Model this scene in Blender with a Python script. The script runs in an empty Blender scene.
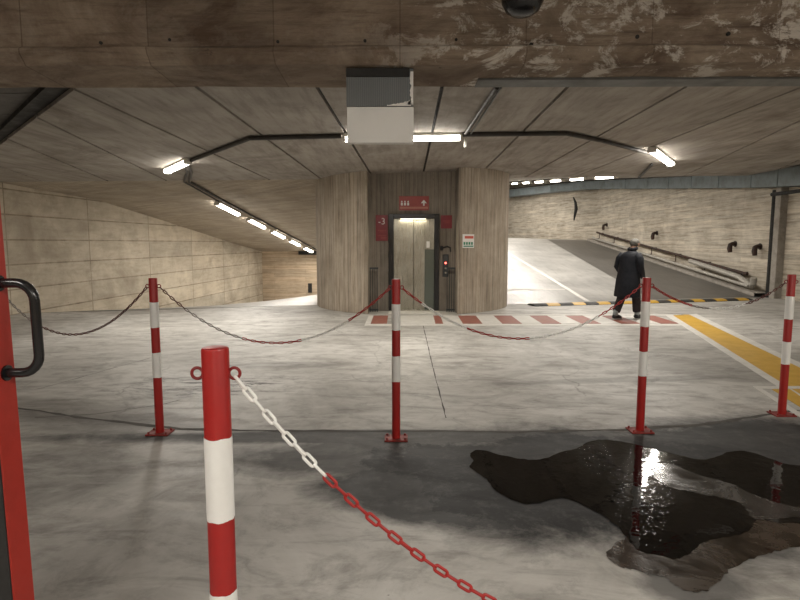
import bpy, bmesh, math, random
from mathutils import Vector, Matrix
random.seed(7)
S = bpy.context.scene
COL = S.collection
PI = math.pi
# ---------------------------------------------------------------- camera, world, exposure
FOC, CH, PITCH = 550.0, 1.52, math.radians(5.9)
cd = bpy.data.cameras.new('camera'); cam = bpy.data.objects.new('camera', cd); COL.objects.link(cam)
cam.location = (0, 0, CH); cam.rotation_euler = (PI/2 - PITCH, 0, 0)
cd.sensor_width = 36; cd.lens = FOC/800*36; cd.clip_start = .05; cd.clip_end = 200
S.camera = cam
w = bpy.data.worlds.new('world'); S.world = w; w.use_nodes = True
w.node_tree.nodes['Background'].inputs[0].default_value = (.9, .85, .8, 1)
w.node_tree.nodes['Background'].inputs[1].default_value = .02
S.view_settings.view_transform = 'Standard'; S.view_settings.look = 'None'
S.view_settings.gamma = 1; S.view_settings.use_curve_mapping = False
S.view_settings.exposure = 0.95
S.cycles.use_denoising = True
S.cycles.max_bounces = 8; S.cycles.diffuse_bounces = 5
LAMP_W = 36.0        # watts of each fluorescent batten
LAMP_COL = (1, .935, .845)

def ray(px, py):
    a = (px-400)/FOC; b = (300-py)/FOC
    return Vector((a, math.cos(PITCH)+b*math.sin(PITCH), -math.sin(PITCH)+b*math.cos(PITCH)))
def fl(px, py, z=0.0):
    d = ray(px, py); t = (z-CH)/d.z
    return (d.x*t, d.y*t)
def aty(px, py, Y):
    d = ray(px, py); t = Y/d.y
    return Vector((d.x*t, Y, CH+d.z*t))
def cz(X): return 3.06+.035*X                  # main ceiling height
def cei(px, py, dz=0):
    d = ray(px, py); t = (3.06+dz-CH)/(d.z-.035*d.x)
    return Vector((d.x*t, d.y*t, CH+d.z*t))
def ycr(X): return 13.42+.2306*X               # far edge of the level floor and ceiling

# ---------------------------------------------------------------- materials
class NT:
    def __init__(s, name):
        s.m = bpy.data.materials.new(name); s.m.use_nodes = True
        s.n = s.m.node_tree.nodes; s.l = s.m.node_tree.links
        s.b = s.n['Principled BSDF']; s.tc = s.n.new('ShaderNodeTexCoord')
    def map(s, scale=(1,1,1), rot=(0,0,0), src=None, loc=(0,0,0)):
        m = s.n.new('ShaderNodeMapping'); m.inputs['Scale'].default_value = scale; m.inputs['Rotation'].default_value = rot
        m.inputs['Location'].default_value = loc
        s.l.new(src or s.tc.outputs['Object'], m.inputs[0]); return m.outputs[0]
    def noise(s, vec, scale=1, detail=6, rough=.6, dist=0):
        n = s.n.new('ShaderNodeTexNoise'); n.inputs['Scale'].default_value = scale; n.inputs['Detail'].default_value = detail
        n.inputs['Roughness'].default_value = rough; n.inputs['Distortion'].default_value = dist
        s.l.new(vec, n.inputs['Vector']); return n.outputs[0]
    def ramp(s, v, stops):
        r = s.n.new('ShaderNodeValToRGB'); e = r.color_ramp.elements
        while len(e) < len(stops): e.new(.5)
        for k, (p, c) in enumerate(stops):
            e[k].position = p; e[k].color = (c, c, c, 1) if isinstance(c, (int, float)) else (*c, 1)
        s.l.new(v, r.inputs[0]); return r.outputs[0]
    def math(s, op, a, b=None, c=None, clamp=False):
        m = s.n.new('ShaderNodeMath'); m.operation = op; m.use_clamp = clamp
        for k, v in enumerate((a, b, c)):
            if v is None: continue
            if isinstance(v, (int, float)): m.inputs[k].default_value = v
            else: s.l.new(v, m.inputs[k])
        return m.outputs[0]
    def mix(s, a, b, f, mode='MIX'):
        m = s.n.new('ShaderNodeMix'); m.data_type = 'RGBA'; m.blend_type = mode
        for sk, v in ((0, f), (6, a), (7, b)):
            if isinstance(v, (int, float)): m.inputs[sk].default_value = v if sk == 0 else (v, v, v, 1)
            elif isinstance(v, tuple): m.inputs[sk].default_value = (*v, 1)
            else: s.l.new(v, m.inputs[sk])
        return m.outputs[2]
    def bump(s, h, strength=.3, dist=.02):
        b = s.n.new('ShaderNodeBump'); b.inputs['Strength'].default_value = strength; b.inputs['Distance'].default_value = dist
        s.l.new(h, b.inputs['Height']); s.l.new(b.outputs[0], s.b.inputs['Normal'])
    def set(s, col=None, rough=None, metal=None, spec=None):
        for k, v in (('Base Color', col), ('Roughness', rough), ('Metallic', metal), ('Specular IOR Level', spec)):
            if v is None: continue
            if isinstance(v, (int, float)): s.b.inputs[k].default_value = v
            elif isinstance(v, tuple): s.b.inputs[k].default_value = (*v, 1)
            else: s.l.new(v, s.b.inputs[k])

def paint(name, col, rough=.45, metal=0, wear=.25, sc=6, dark=None):
    t = NT(name); v = t.map()
    n = t.noise(v, sc, 8, .7)
    d = dark or tuple(c*.55 for c in col)
    t.set(t.mix(col, d, t.math('MULTIPLY', t.ramp(n, [(.45, 0), (.75, 1)]), wear)), t.ramp(n, [(.3, rough*.8), (.7, min(1, rough*1.3))]), metal)
    t.bump(t.noise(v, sc*8, 4), .08, .003)
    return t.m
def emit(name, col, strength):
    t = NT(name); t.set((.8, .8, .8), .4)
    t.b.inputs['Emission Color'].default_value = (*col, 1); t.b.inputs['Emission Strength'].default_value = strength
    return t.m

def concrete(name, lo, hi, dark, grain=(1, 1, 1), grain_k=.5, brick=None, coord=None, stain=.4, rough=.85, bump=.35, grain_scale=6, rot=(0,0,0)):
    """cast concrete: lo/hi base tones, grain = stretch of the board marks, brick = (board width, lift height, joint, offset)"""
    t = NT(name)
    src = t.tc.outputs['Object']
    if coord:                       # 'y': (y, z, x)  'x': (x, z, y)  'drum': (angle * r, z, 0)  'xy'
        sp = t.n.new('ShaderNodeSeparateXYZ'); t.l.new(src, sp.inputs[0]); cb = t.n.new('ShaderNodeCombineXYZ')
        X, Y, Z = sp.outputs
        if coord == 'y': o = (Y, Z, X)
        elif coord == 'x': o = (X, Z, Y)
        else:
            a = t.math('ARCTAN2', X, t.math('MULTIPLY', Y, -1)); o = (t.math('MULTIPLY', a, 2.4), Z, None)
        for k in range(3):
            if o[k] is not None: t.l.new(o[k], cb.inputs[k])
        src = cb.outputs[0]
    base = t.noise(t.map(src=src), 1.1, 8, .65, .4)
    col = t.mix(lo, hi, t.ramp(base, [(.3, 0), (.7, 1)]))
    g = t.noise(t.map(grain, rot, src=src), grain_scale, 6, .65)
    col = t.mix(col, dark, t.math('MULTIPLY', t.ramp(g, [(.45, 0), (.72, 1)]), grain_k))
    g2 = t.noise(t.map(grain, rot, src=src, loc=(9, 4, 2)), grain_scale*.5, 5, .6)
    col = t.mix(col, tuple(min(1, c*1.25) for c in hi), t.math('MULTIPLY', t.ramp(g2, [(.5, 0), (.75, 1)]), grain_k*.7))
    h = g
    if brick:
        bw, bh, jt, off = brick
        b = t.n.new('ShaderNodeTexBrick'); b.offset = off; b.squash = 1
        t.l.new(src if rot == (0,0,0) else t.map((1,1,1), rot, src=src), b.inputs['Vector'])
        b.inputs['Scale'].default_value = 1; b.inputs['Brick Width'].default_value = bw; b.inputs['Row Height'].default_value = bh
        b.inputs['Mortar Size'].default_value = jt; b.inputs['Mortar Smooth'].default_value = .3; b.inputs['Bias'].default_value = 0
        b.inputs['Color1'].default_value = (.80, .80, .80, 1); b.inputs['Color2'].default_value = (1.08, 1.06, 1.03, 1); b.inputs['Mortar'].default_value = (.42, .38, .34, 1)
        wob = t.ramp(t.noise(t.map(src=src), 3, 5), [(.3, .35), (.65, 1)])
        col = t.mix(col, b.outputs['Color'], wob, 'MULTIPLY')
        h = t.math('SUBTRACT', g, t.math('MULTIPLY', b.outputs['Fac'], .8))
    st = t.noise(t.map(src=src, loc=(3, 7, 1)), .55, 9, .7, 1.0)
    col = t.mix(col, dark, t.math('MULTIPLY', t.ramp(st, [(.5, 0), (.7, 1)]), stain))
    sp = t.noise(t.map(src=src), 22, 3, .6)
    col = t.mix(col, dark, t.math('MULTIPLY', t.ramp(sp, [(.66, 0), (.72, 1)]), .5))
    t.set(col, rough, 0, .3)
    t.bump(h, bump, .02)
    return t.m

M = {}
M['ceil'] = concrete('ceiling_concrete', (.29,.262,.23), (.42,.385,.345), (.11,.085,.065), grain=(3, .35, 1), grain_k=.5, stain=.6, grain_scale=3, bump=.15)
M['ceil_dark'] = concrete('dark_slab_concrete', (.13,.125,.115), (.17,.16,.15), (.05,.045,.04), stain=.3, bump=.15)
M['soffit'] = concrete('soffit_boards', (.36,.305,.24), (.52,.455,.37), (.17,.13,.09), grain=(.35, 7, 1), grain_k=.5, stain=.2, grain_scale=3.5, rot=(0,0,.5), brick=(2.4,.11,.006,.4), bump=.3)
M['wall_left'] = concrete('left_wall_concrete', (.43,.375,.295), (.64,.575,.465), (.2,.155,.11), grain=(.5, 3, 1), grain_k=.3, brick=(2.9, .53, .018, .0), coord='y', stain=.5, grain_scale=3)
M['wall_right'] = concrete('right_wall_concrete', (.46,.41,.335), (.70,.65,.56), (.15,.115,.08), grain=(.35, 5, 1), grain_k=.7, brick=(3.4, .135, .004, .5), coord='y', stain=.25, grain_scale=3)
M['wall_back'] = concrete('far_wall_concrete', (.48,.38,.27), (.68,.56,.42), (.24,.16,.10), grain=(.4, 5, 1), grain_k=.6, brick=(3.2, .2, .006, .5), coord='x', stain=.3, grain_scale=3)
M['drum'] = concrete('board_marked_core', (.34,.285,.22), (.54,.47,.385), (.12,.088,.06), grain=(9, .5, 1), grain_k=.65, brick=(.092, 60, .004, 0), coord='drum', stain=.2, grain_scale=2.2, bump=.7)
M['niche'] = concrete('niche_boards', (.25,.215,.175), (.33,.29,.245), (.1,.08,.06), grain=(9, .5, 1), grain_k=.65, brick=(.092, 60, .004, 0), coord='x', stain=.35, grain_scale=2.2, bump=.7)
M['beam'] = None
M['red'] = paint('red_post_paint', (.36,.014,.012), .38, wear=.35, sc=5)
M['red_gate'] = paint('worn_red_gate_paint', (.44,.028,.016), .5, wear=.5, sc=3, dark=(.2,.02,.012))
M['white'] = paint('white_band_paint', (.86,.86,.84), .45, wear=.15, sc=9, dark=(.45,.43,.4))
M['hookred'] = paint('dark_red_hook_paint', (.22,.012,.012), .4)
M['rustred'] = paint('rusty_red_plate', (.25,.02,.015), .6, wear=.8, sc=14, dark=(.08,.03,.02))
M['black'] = paint('black_enamel', (.012,.012,.013), .22, wear=.1)
M['blackm'] = paint('matt_black', (.02,.019,.018), .7, wear=.3)
M['dkgrey'] = paint('dark_grey_steel', (.035,.04,.04), .4)
M['conduit'] = paint('dark_conduit', (.045,.04,.036), .6, wear=.4)
M['galv'] = paint('galvanised_duct', (.17,.205,.22), .5, .2, wear=.6, sc=2.5, dark=(.09,.09,.085))
M['greysteel'] = paint('grey_painted_steel', (.17,.175,.17), .55, .2, wear=.6, sc=4)
M['housing'] = paint('white_lamp_housing', (.7,.68,.62), .5)
M['tube'] = emit('fluorescent_tube', (1, .95, .86), 14)
M['signgrey'] = None
M['signwhite'] = paint('white_sheet', (.80,.79,.76), .5, wear=.08)
M['signred'] = paint('red_sign', (.21,.007,.012), .4, wear=.15)
M['signred2'] = paint('faded_red_sign', (.33,.05,.04), .45, wear=.3)
M['letter'] = paint('white_lettering', (.80,.78,.75), .5, wear=.05)
M['green'] = paint('green_print', (.02,.22,.12), .5)
M['led'] = emit('red_indicator', (1,.05,.03), 4)
M['yellow'] = paint('yellow_floor_paint', (.60,.35,.03), .5, wear=.45, sc=4, dark=(.38,.25,.08))
M['fwhite'] = paint('white_floor_paint', (.66,.64,.60), .55, wear=.5, sc=5, dark=(.40,.38,.35))
M['fred'] = paint('red_floor_paint', (.27,.075,.05), .55, wear=.7, sc=6, dark=(.38,.27,.22))
M['joint'] = paint('dark_floor_joint', (.07,.063,.055), .8)
M['pipe'] = paint('pale_pipe', (.42,.40,.36), .5, .2, wear=.6, sc=3)
M['rust'] = paint('rusty_iron', (.035,.022,.017), .75, wear=.6, sc=10, dark=(.12,.04,.02))
M['rubber'] = paint('black_rubber', (.025,.024,.022), .7)
M['concedge'] = concrete('kerb_concrete', (.30,.28,.25), (.4,.37,.33), (.12,.1,.08), stain=.5)

def mk_beam():
    t = NT('stained_beam_concrete'); src = t.tc.outputs['Object']
    a = t.noise(t.map((1,1,1.6)), 1.3, 9, .7, .6)
    col = t.mix((.15,.105,.075), (.37,.295,.225), t.ramp(a, [(.36, 0), (.62, 1)]))
    g = t.noise(t.map((.5, 1, 5)), 4, 7, .7)
    col = t.mix(col, (.1,.065,.045), t.math('MULTIPLY', t.ramp(g, [(.5,0),(.7,1)]), .7))
    sp = t.n.new('ShaderNodeSeparateXYZ'); t.l.new(src, sp.inputs[0])
    e = t.noise(t.map((1,1,1.4), loc=(2,0,5)), 3.2, 9, .75, .5)                   # lime bloom, mostly on the right half
    m = t.math('MULTIPLY', t.ramp(e, [(.52,0),(.58,1)]), t.ramp(t.math('MULTIPLY_ADD', sp.outputs[0], .2, .5), [(.45,.08),(.60,.95)]))
    col = t.mix(col, (.66,.61,.54), m)
    br = t.n.new('ShaderNodeTexBrick'); br.offset = 0
    cb = t.n.new('ShaderNodeCombineXYZ'); t.l.new(sp.outputs[0], cb.inputs[0]); t.l.new(sp.outputs[2], cb.inputs[1]); t.l.new(cb.outputs[0], br.inputs['Vector'])
    br.inputs['Scale'].default_value = 1; br.inputs['Brick Width'].default_value = .82; br.inputs['Row Height'].default_value = 9; br.inputs['Mortar Size'].default_value = .004
    br.inputs['Color1'].default_value = (.8,.8,.8,1); br.inputs['Color2'].default_value = (1.1,1.1,1.1,1); br.inputs['Mortar'].default_value = (.45,.42,.4,1)
    col = t.mix(col, br.outputs[0], .7, 'MULTIPLY')
    bb = t.noise(t.map((1,1,1), loc=(5,5,5)), 9, 5, .7)
    col = t.mix(col, (.05,.035,.028), t.ramp(bb, [(.66,0),(.74,.8)]))
    t.set(col, .85, 0, .3); t.bump(t.math('ADD', g, t.math('MULTIPLY', a, .8)), .8, .03)
    return t.m
M['beam'] = mk_beam()
def mk_signgrey():
    t = NT('ribbed_grey_sheet'); wv = t.n.new('ShaderNodeTexWave'); wv.inputs['Scale'].default_value = 22; wv.inputs['Distortion'].default_value = .3
    t.l.new(t.tc.outputs['Object'], wv.inputs[0])
    t.set(t.mix((.115,.125,.128), (.16,.17,.172), wv.outputs[0]), .5, .2); t.bump(wv.outputs[1], .3, .004)
    return t.m
M['signgrey'] = mk_signgrey()

def ell(t, src, cx, cy, rx, ry, ang=0, soft=.5, wob=None, k=.6):
    """1 inside an irregular patch on the ground, 0 outside"""
    sp = t.n.new('ShaderNodeSeparateXYZ'); t.l.new(src, sp.inputs[0])
    dx = t.math('SUBTRACT', sp.outputs[0], cx); dy = t.math('SUBTRACT', sp.outputs[1], cy); c_, s_ = math.cos(ang), math.sin(ang)
    u = t.math('ADD', t.math('MULTIPLY', dx, c_/rx), t.math('MULTIPLY', dy, s_/rx))
    v_ = t.math('SUBTRACT', t.math('MULTIPLY', dy, c_/ry), t.math('MULTIPLY', dx, s_/ry))
    d = t.math('SQRT', t.math('ADD', t.math('MULTIPLY', u, u), t.math('MULTIPLY', v_, v_)))
    if wob is not None: d = t.math('ADD', d, t.math('MULTIPLY', t.math('SUBTRACT', wob, .5), k*2))
    return t.ramp(t.math('MULTIPLY', d, .5), [(max(0, .5-soft/4), 1), (.5+soft/8, 0)])

def mk_floor():
    t = NT('worn_concrete_floor'); src = t.tc.outputs['Object']; v = t.map()
    a = t.noise(v, .55, 9, .68, .8)
    col = t.mix((.34,.325,.30), (.55,.535,.505), t.ramp(a, [(.38,0),(.60,1)]))
    b = t.noise(t.map((1, 2.6, 1), (0,0,.25)), 1.3, 8, .7, 1.2)                       # wheel-polished streaks
    col = t.mix(col, (.15,.138,.125), t.math('MULTIPLY', t.ramp(b, [(.48,0),(.68,1)]), .6))
    b2 = t.noise(t.map((1, 3.2, 1), (0,0,-.3), loc=(4,2,0)), .8, 8, .7, 1.6)
    col = t.mix(col, (.60,.585,.55), t.math('MULTIPLY', t.ramp(b2, [(.52,0),(.66,1)]), .6))
    m = t.noise(v, 4, 9, .75, .5)
    col = t.mix(col, (.17,.16,.145), t.math('MULTIPLY', t.ramp(m, [(.5,0),(.68,1)]), .5))
    # thin hair cracks
    vo = t.n.new('ShaderNodeTexVoronoi'); vo.feature = 'DISTANCE_TO_EDGE'; vo.inputs['Scale'].default_value = .33
    dv = t.n.new('ShaderNodeVectorMath'); dv.operation = 'ADD'; nz = t.n.new('ShaderNodeTexNoise'); nz.inputs['Scale'].default_value = 1.5; nz.inputs['Detail'].default_value = 8
    sc = t.n.new('ShaderNodeVectorMath'); sc.operation = 'SCALE'; sc.inputs['Scale'].default_value = .9
    t.l.new(src, nz.inputs['Vector']); t.l.new(nz.outputs['Color'], sc.inputs[0]); t.l.new(src, dv.inputs[0]); t.l.new(sc.outputs[0], dv.inputs[1]); t.l.new(dv.outputs[0], vo.inputs['Vector'])
    cr = t.ramp(vo.outputs['Distance'], [(.0, 1), (.006, 0)])
    col = t.mix(col, (.1,.09,.08), t.math('MULTIPLY', cr, t.ramp(a, [(.45,0),(.6,.55)])))
    # oil and damp patches with shapes of their own
    wob = t.noise(v, 1.4, 9, .72, .3)
    damp = None
    for (px, py, rx, ry, ang, k) in ((600, 475, 1.75, .95, -.05, 1.0), (400, 455, 1.25, .42, .05, .82), (760, 450, 1.7, .75, .15, .96), (440, 495, .85, .42, -.3, .95), (460, 437, 3.4, .18, 0, .85), (690, 585, .25, .2, 0, .7), (110, 425, 1.2, .25, -.2, .35), (60, 475, .5, .5, 0, .25), (620, 380, 1.6, .12, .12, .3), (290, 365, .9, .2, .1, .3)):
        x, y = fl(px, py)
        e = t.math('MULTIPLY', ell(t, src, x, y, rx, ry, ang, .5, wob, .55), k)
        damp = e if damp is None else t.math('MAXIMUM', damp, e)
    mott = t.ramp(t.noise(t.map(loc=(6,1,0)), 6, 9, .8), [(.32,.9),(.5,1)])
    damp = t.math('MULTIPLY', damp, mott)
    col = t.mix(col, (.022,.022,.023), damp)
    # scuffed oil marks left of the front bollard
    x, y = fl(205, 385)
    sk = t.noise(t.map((1, 4, 1), (0,0,.12)), 2.8, 8, .8, .8)
    scuff = t.math('MULTIPLY', t.ramp(sk, [(.5,0),(.58,1)]), ell(t, src, x, y, 1.0, .55, .1, .7, wob, .4))
    col = t.mix(col, (.045,.04,.038), t.math('MULTIPLY', scuff, .85))
    x, y = fl(60, 410)
    col = t.mix(col, (.09,.08,.07), t.math('MULTIPLY', ell(t, src, x, y, 1.9, .32, -.25, .6, wob, .6), .5))
    fs = t.noise(v, 14, 4, .6)
    col = t.mix(col, (.06,.055,.05), t.ramp(fs, [(.72,0),(.76,.8)]))
    # pale scratches
    ps = t.noise(t.map((1, 1, 1), loc=(1,8,0)), 7, 9, .8)
    col = t.mix(col, (.55,.53,.5), t.ramp(ps, [(.67,0),(.72,.5)]))
    # rough mineral tints
    r = t.math('SUBTRACT', t.ramp(b, [(.3,.40),(.7,.62)]), t.math('MULTIPLY', damp, -.1))
    t.set(col, r, 0, .28)
    t.bump(t.math('ADD', m, t.math('MULTIPLY', b, .5)), .12, .015)
    return t.m
M['floor'] = mk_floor()
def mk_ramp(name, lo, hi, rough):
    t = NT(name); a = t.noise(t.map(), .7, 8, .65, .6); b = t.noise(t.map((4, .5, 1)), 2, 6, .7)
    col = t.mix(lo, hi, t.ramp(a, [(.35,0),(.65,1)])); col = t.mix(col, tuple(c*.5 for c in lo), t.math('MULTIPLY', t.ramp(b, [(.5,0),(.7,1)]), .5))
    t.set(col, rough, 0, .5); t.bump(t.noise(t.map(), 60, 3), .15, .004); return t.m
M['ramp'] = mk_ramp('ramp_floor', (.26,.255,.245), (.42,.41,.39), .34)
M['rampshade'] = mk_ramp('shaded_ramp_floor', (.085,.08,.075), (.14,.132,.122), .38)  # shade on the right ramp, put into a darker floor colour
def mk_water():
    t = NT('puddle_water'); v = t.map()
    a = t.noise(v, 1.6, 8, .7, .5)
    t.set(t.mix((.003,.0027,.0024), (.015,.013,.011), t.ramp(a, [(.5,0),(.72,1)])), t.ramp(a, [(.45,.02),(.6,.06),(.72,.2)]), 0, .34)
    t.b.inputs['IOR'].default_value = 1.33
    t.bump(t.math('ADD', t.noise(v, 7, 2), t.math('MULTIPLY', t.ramp(t.noise(v, 45, 4), [(.6,0),(.7,1)]), .12)), .09, .02)
    return t.m
M['water'] = mk_water()
def mk_silt(name, c0, c1, r0, r1):
    t = NT(name); v = t.map(); a = t.noise(v, 2.6, 9, .75, .8)
    t.set(t.mix(c0, c1, t.ramp(a, [(.38,0),(.64,1)])), t.ramp(a, [(.4,r0),(.62,r1)]), 0, .5)
    t.bump(a, .12, .01); return t.m
M['silt'] = mk_silt('brown_wet_silt', (.008,.006,.004), (.06,.042,.028), .12, .4)
M['siltgrey'] = mk_silt('grey_wet_silt', (.01,.009,.008), (.075,.07,.064), .1, .4)
def mk_steel():
    t = NT('brushed_lift_steel'); g = t.noise(t.map((60, 60, .6)), 3, 4, .6); a = t.noise(t.map(), 2.2, 5)
    t.set(t.mix((.26,.245,.20), (.42,.40,.34), t.ramp(a, [(.3,0),(.7,1)])), t.ramp(g, [(.3,.22),(.7,.36)]), .85); t.bump(g, .04, .002); return t.m
M['steel'] = mk_steel()
def mk_reflect_strip():
    t = NT('lift_door_reflection'); t.set((.13,.15,.13), .2, .5); return t.m  # dark reflection in the steel doors, put into the colour
M['liftreflect'] = mk_reflect_strip()
M['coat'] = paint('navy_raincoat', (.005,.0065,.012), .85, wear=.3, sc=5)
M['trouser'] = paint('dark_trousers', (.016,.012,.014), .8, wear=.3)
M['sock'] = paint('grey_sock', (.3,.33,.33), .8)
M['shoe'] = paint('black_shoe', (.01,.01,.012), .4)
M['sole'] = paint('white_sole', (.6,.6,.57), .6)
M['skin'] = paint('skin', (.42,.24,.17), .5, wear=.1)
M['hair'] = paint('grey_hair', (.13,.125,.11), .7, wear=.6, sc=30, dark=(.06,.055,.05))
M['eye'] = paint('dark_eye', (.02,.015,.01), .2)

# ---------------------------------------------------------------- mesh helpers
def tag(o, label=None, cat=None, group=None, kind=None):
    for k, v in (('label', label), ('category', cat), ('group', group), ('kind', kind)):
        if v: o[k] = v
    return o
def empty(name, loc=(0,0,0), rz=0, label=None, cat=None, group=None):
    o = bpy.data.objects.new(name, None); COL.objects.link(o); o.location = loc; o.rotation_euler = (0,0,rz); o.empty_display_size = .1
    return tag(o, label, cat, group)
def link(name, bm, mat, parent=None, smooth=False, bevel=0):
    bmesh.ops.recalc_face_normals(bm, faces=bm.faces)
    me = bpy.data.meshes.new(name); bm.to_mesh(me); bm.free()
    for m in (mat if isinstance(mat, (list, tuple)) else [mat]): me.materials.append(m)
    o = bpy.data.objects.new(name, me); COL.objects.link(o)
    if smooth:
        for p in me.polygons: p.use_smooth = True
        if smooth != 'all':
            try: me.set_sharp_from_angle(angle=math.radians(38))
            except Exception: pass
    if bevel:
        b = o.modifiers.new('bevel', 'BEVEL'); b.width = bevel; b.segments = 2; b.limit_method = 'ANGLE'
    if parent: o.parent = parent
    return o
def box(bm, x0, x1, y0, y1, z0, z1, mi=0):
    vs = [bm.verts.new(p) for p in ((x0,y0,z0),(x1,y0,z0),(x1,y1,z0),(x0,y1,z0),(x0,y0,z1),(x1,y0,z1),(x1,y1,z1),(x0,y1,z1))]
    for f in ((0,3,2,1),(4,5,6,7),(0,1,5,4),(1,2,6,5),(2,3,7,6),(3,0,4,7)):
        bm.faces.new([vs[i] for i in f]).material_index = mi
    return vs
def bx(*a): bm = bmesh.new(); box(bm, *a); return bm
def tube(bm, pts, r, seg=10, closed=False, cap=True):
    pts = [Vector(p) for p in pts]; n = len(pts); rings = []
    rr = r if isinstance(r, (list, tuple)) else [r]*n
    ref = None
    for i, p in enumerate(pts):
        if closed: t = (pts[(i+1) % n]-pts[i-1]).normalized()
        else: t = (pts[min(i+1, n-1)]-pts[max(i-1, 0)]).normalized()
        if ref is None: ref = Vector((0,0,1)) if abs(t.z) < .9 else Vector((1,0,0))
        a = (ref - t*ref.dot(t)).normalized(); ref = a; b = t.cross(a)
        rings.append([bm.verts.new(p+(a*math.cos(2*PI*k/seg)+b*math.sin(2*PI*k/seg))*rr[i]) for k in range(seg)])
    for i in range(n if closed else n-1):
        A, B = rings[i], rings[(i+1) % n]
        for k in range(seg): bm.faces.new((A[k], A[(k+1) % seg], B[(k+1) % seg], B[k]))
    if cap and not closed: bm.faces.new(rings[0][::-1]); bm.faces.new(rings[-1])
def tb(pts, r, seg=10, closed=False): bm = bmesh.new(); tube(bm, pts, r, seg, closed); return bm
def cyl(bm, c, r, z0, z1, seg=24): tube(bm, [(c[0], c[1], z0), (c[0], c[1], z1)], r, seg)
def lathe(bm, prof, c=(0,0), seg=28):
    rings = [[bm.verts.new((c[0]+r*math.cos(2*PI*k/seg), c[1]+r*math.sin(2*PI*k/seg), z)) for k in range(seg)] for r, z in prof]
    for A, B in zip(rings, rings[1:]):
        for k in range(seg): bm.faces.new((A[k], A[(k+1) % seg], B[(k+1) % seg], B[k]))
    bm.faces.new(rings[0][::-1]); bm.faces.new(rings[-1])
def loft(rows, bm=None):
    """grid of points to a sheet"""
    bm = bm or bmesh.new(); V = [[bm.verts.new(p) for p in r] for r in rows]
    for A, B in zip(V, V[1:]):
        for k in range(len(A)-1): bm.faces.new((A[k], A[k+1], B[k+1], B[k]))
    return bm
def prism(pts, z0, z1, bm=None):
    """polygon in plan, pulled up; z0 / z1 numbers or functions of (x, y)"""
    bm = bm or bmesh.new(); f0 = z0 if callable(z0) else (lambda x, y: z0); f1 = z1 if callable(z1) else (lambda x, y: z1)
    A = [bm.verts.new((x, y, f0(x, y))) for x, y in pts]; B = [bm.verts.new((x, y, f1(x, y))) for x, y in pts]
    bm.faces.new(A[::-1]); bm.faces.new(B); n = len(pts)
    for k in range(n): bm.faces.new((A[k], A[(k+1) % n], B[(k+1) % n], B[k]))
    return bm
def struct(name, bm, mat, parent=None, smooth=False, bevel=0):
    o = link(name, bm, mat, parent, smooth, bevel)
    if not parent: o['kind'] = 'structure'
    return o
def wall_strip(line, th=.3):
    """upright wall along plan points with (x, y, zbottom, ztop); thickness goes to the left of the direction of travel"""
    bm = bmesh.new(); P = [Vector((p[0], p[1])) for p in line]; off = []
    for i in range(len(P)):
        d = (P[min(i+1, len(P)-1)]-P[max(i-1, 0)]).normalized(); off.append(Vector((-d.y, d.x))*th)
    f0 = [bm.verts.new((p.x, p.y, l[2])) for p, l in zip(P, line)]; f1 = [bm.verts.new((p.x, p.y, l[3])) for p, l in zip(P, line)]
    b0 = [bm.verts.new((p.x+o.x, p.y+o.y, l[2])) for p, l, o in zip(P, line, off)]; b1 = [bm.verts.new((p.x+o.x, p.y+o.y, l[3])) for p, l, o in zip(P, line, off)]
    for i in range(len(P)-1):
        bm.faces.new((f0[i], f0[i+1], f1[i+1], f1[i])); bm.faces.new((b0[i+1], b0[i], b1[i], b1[i+1]))
        bm.faces.new((f1[i], f1[i+1], b1[i+1], b1[i])); bm.faces.new((f0[i+1], f0[i], b0[i], b0[i+1]))
    bm.faces.new((f0[0], f1[0], b1[0], b0[0])); bm.faces.new((f0[-1], b0[-1], b1[-1], f1[-1]))
    return bm

# ---------------------------------------------------------------- setting: floors
XL, XR = -8.25, 10.5
lip = lambda x: ycr(x) + .55                    # where the level floor ends on the left
struct('floor', prism([(XL-.3,-6.3),(XR+.3,-6.3),(XR+.3,ycr(XR)-.35),(2.0,ycr(2.0)-.35),(0,13.6),(-1.5,lip(-1.5)),(XL-.3,lip(XL)-.25)], -.3, 0), M['floor'])
def zr(x, y): return .116*(y-(ycr(x)-.35)) if y < 30 else .116*(30-(ycr(x)-.35))+.01*(y-30)
rows = [[(x, (ycr(x)-.35) if k == 0 else y, zr(x, y) if k else 0.0) for x in (1.8, 4, 6, 8, XR+.3)] for k, y in enumerate((0, 17, 20, 24, 30, 36, 42))]
struct('floor_right_ramp', loft(rows), M['ramp'])
def zl(x, y, xl=-8.2, xr=-1.5):
    f = min(1, max(0, (x-(-7.4))/3.2)); s = .125+(.07-.125)*f
    return -s*(y-lip(x))
rows = [[(x, (lip(x)-(.25 if x < -8.2 else 0)) if k == 0 else y, zl(x, y) if k else 0.0) for x in (XL-.3, -7, -5.5, -4, -2.5, -1.2)] for k, y in enumerate((0, 16, 19, 23, 28.3))]
struct('floor_left_ramp', loft(rows), M['ramp'])
# right ramp's side away from the lamp glare, shade painted as a darker sheet
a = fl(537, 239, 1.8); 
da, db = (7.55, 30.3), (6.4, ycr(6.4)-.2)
def shade_z(x, y): return zr(x, y)+.004
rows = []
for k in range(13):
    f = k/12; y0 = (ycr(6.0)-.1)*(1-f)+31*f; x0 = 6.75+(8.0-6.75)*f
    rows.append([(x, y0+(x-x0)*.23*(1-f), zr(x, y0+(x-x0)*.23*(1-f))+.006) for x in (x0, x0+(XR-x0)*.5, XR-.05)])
struct('floor_ramp_shade', loft(rows), M['rampshade'])

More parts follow.
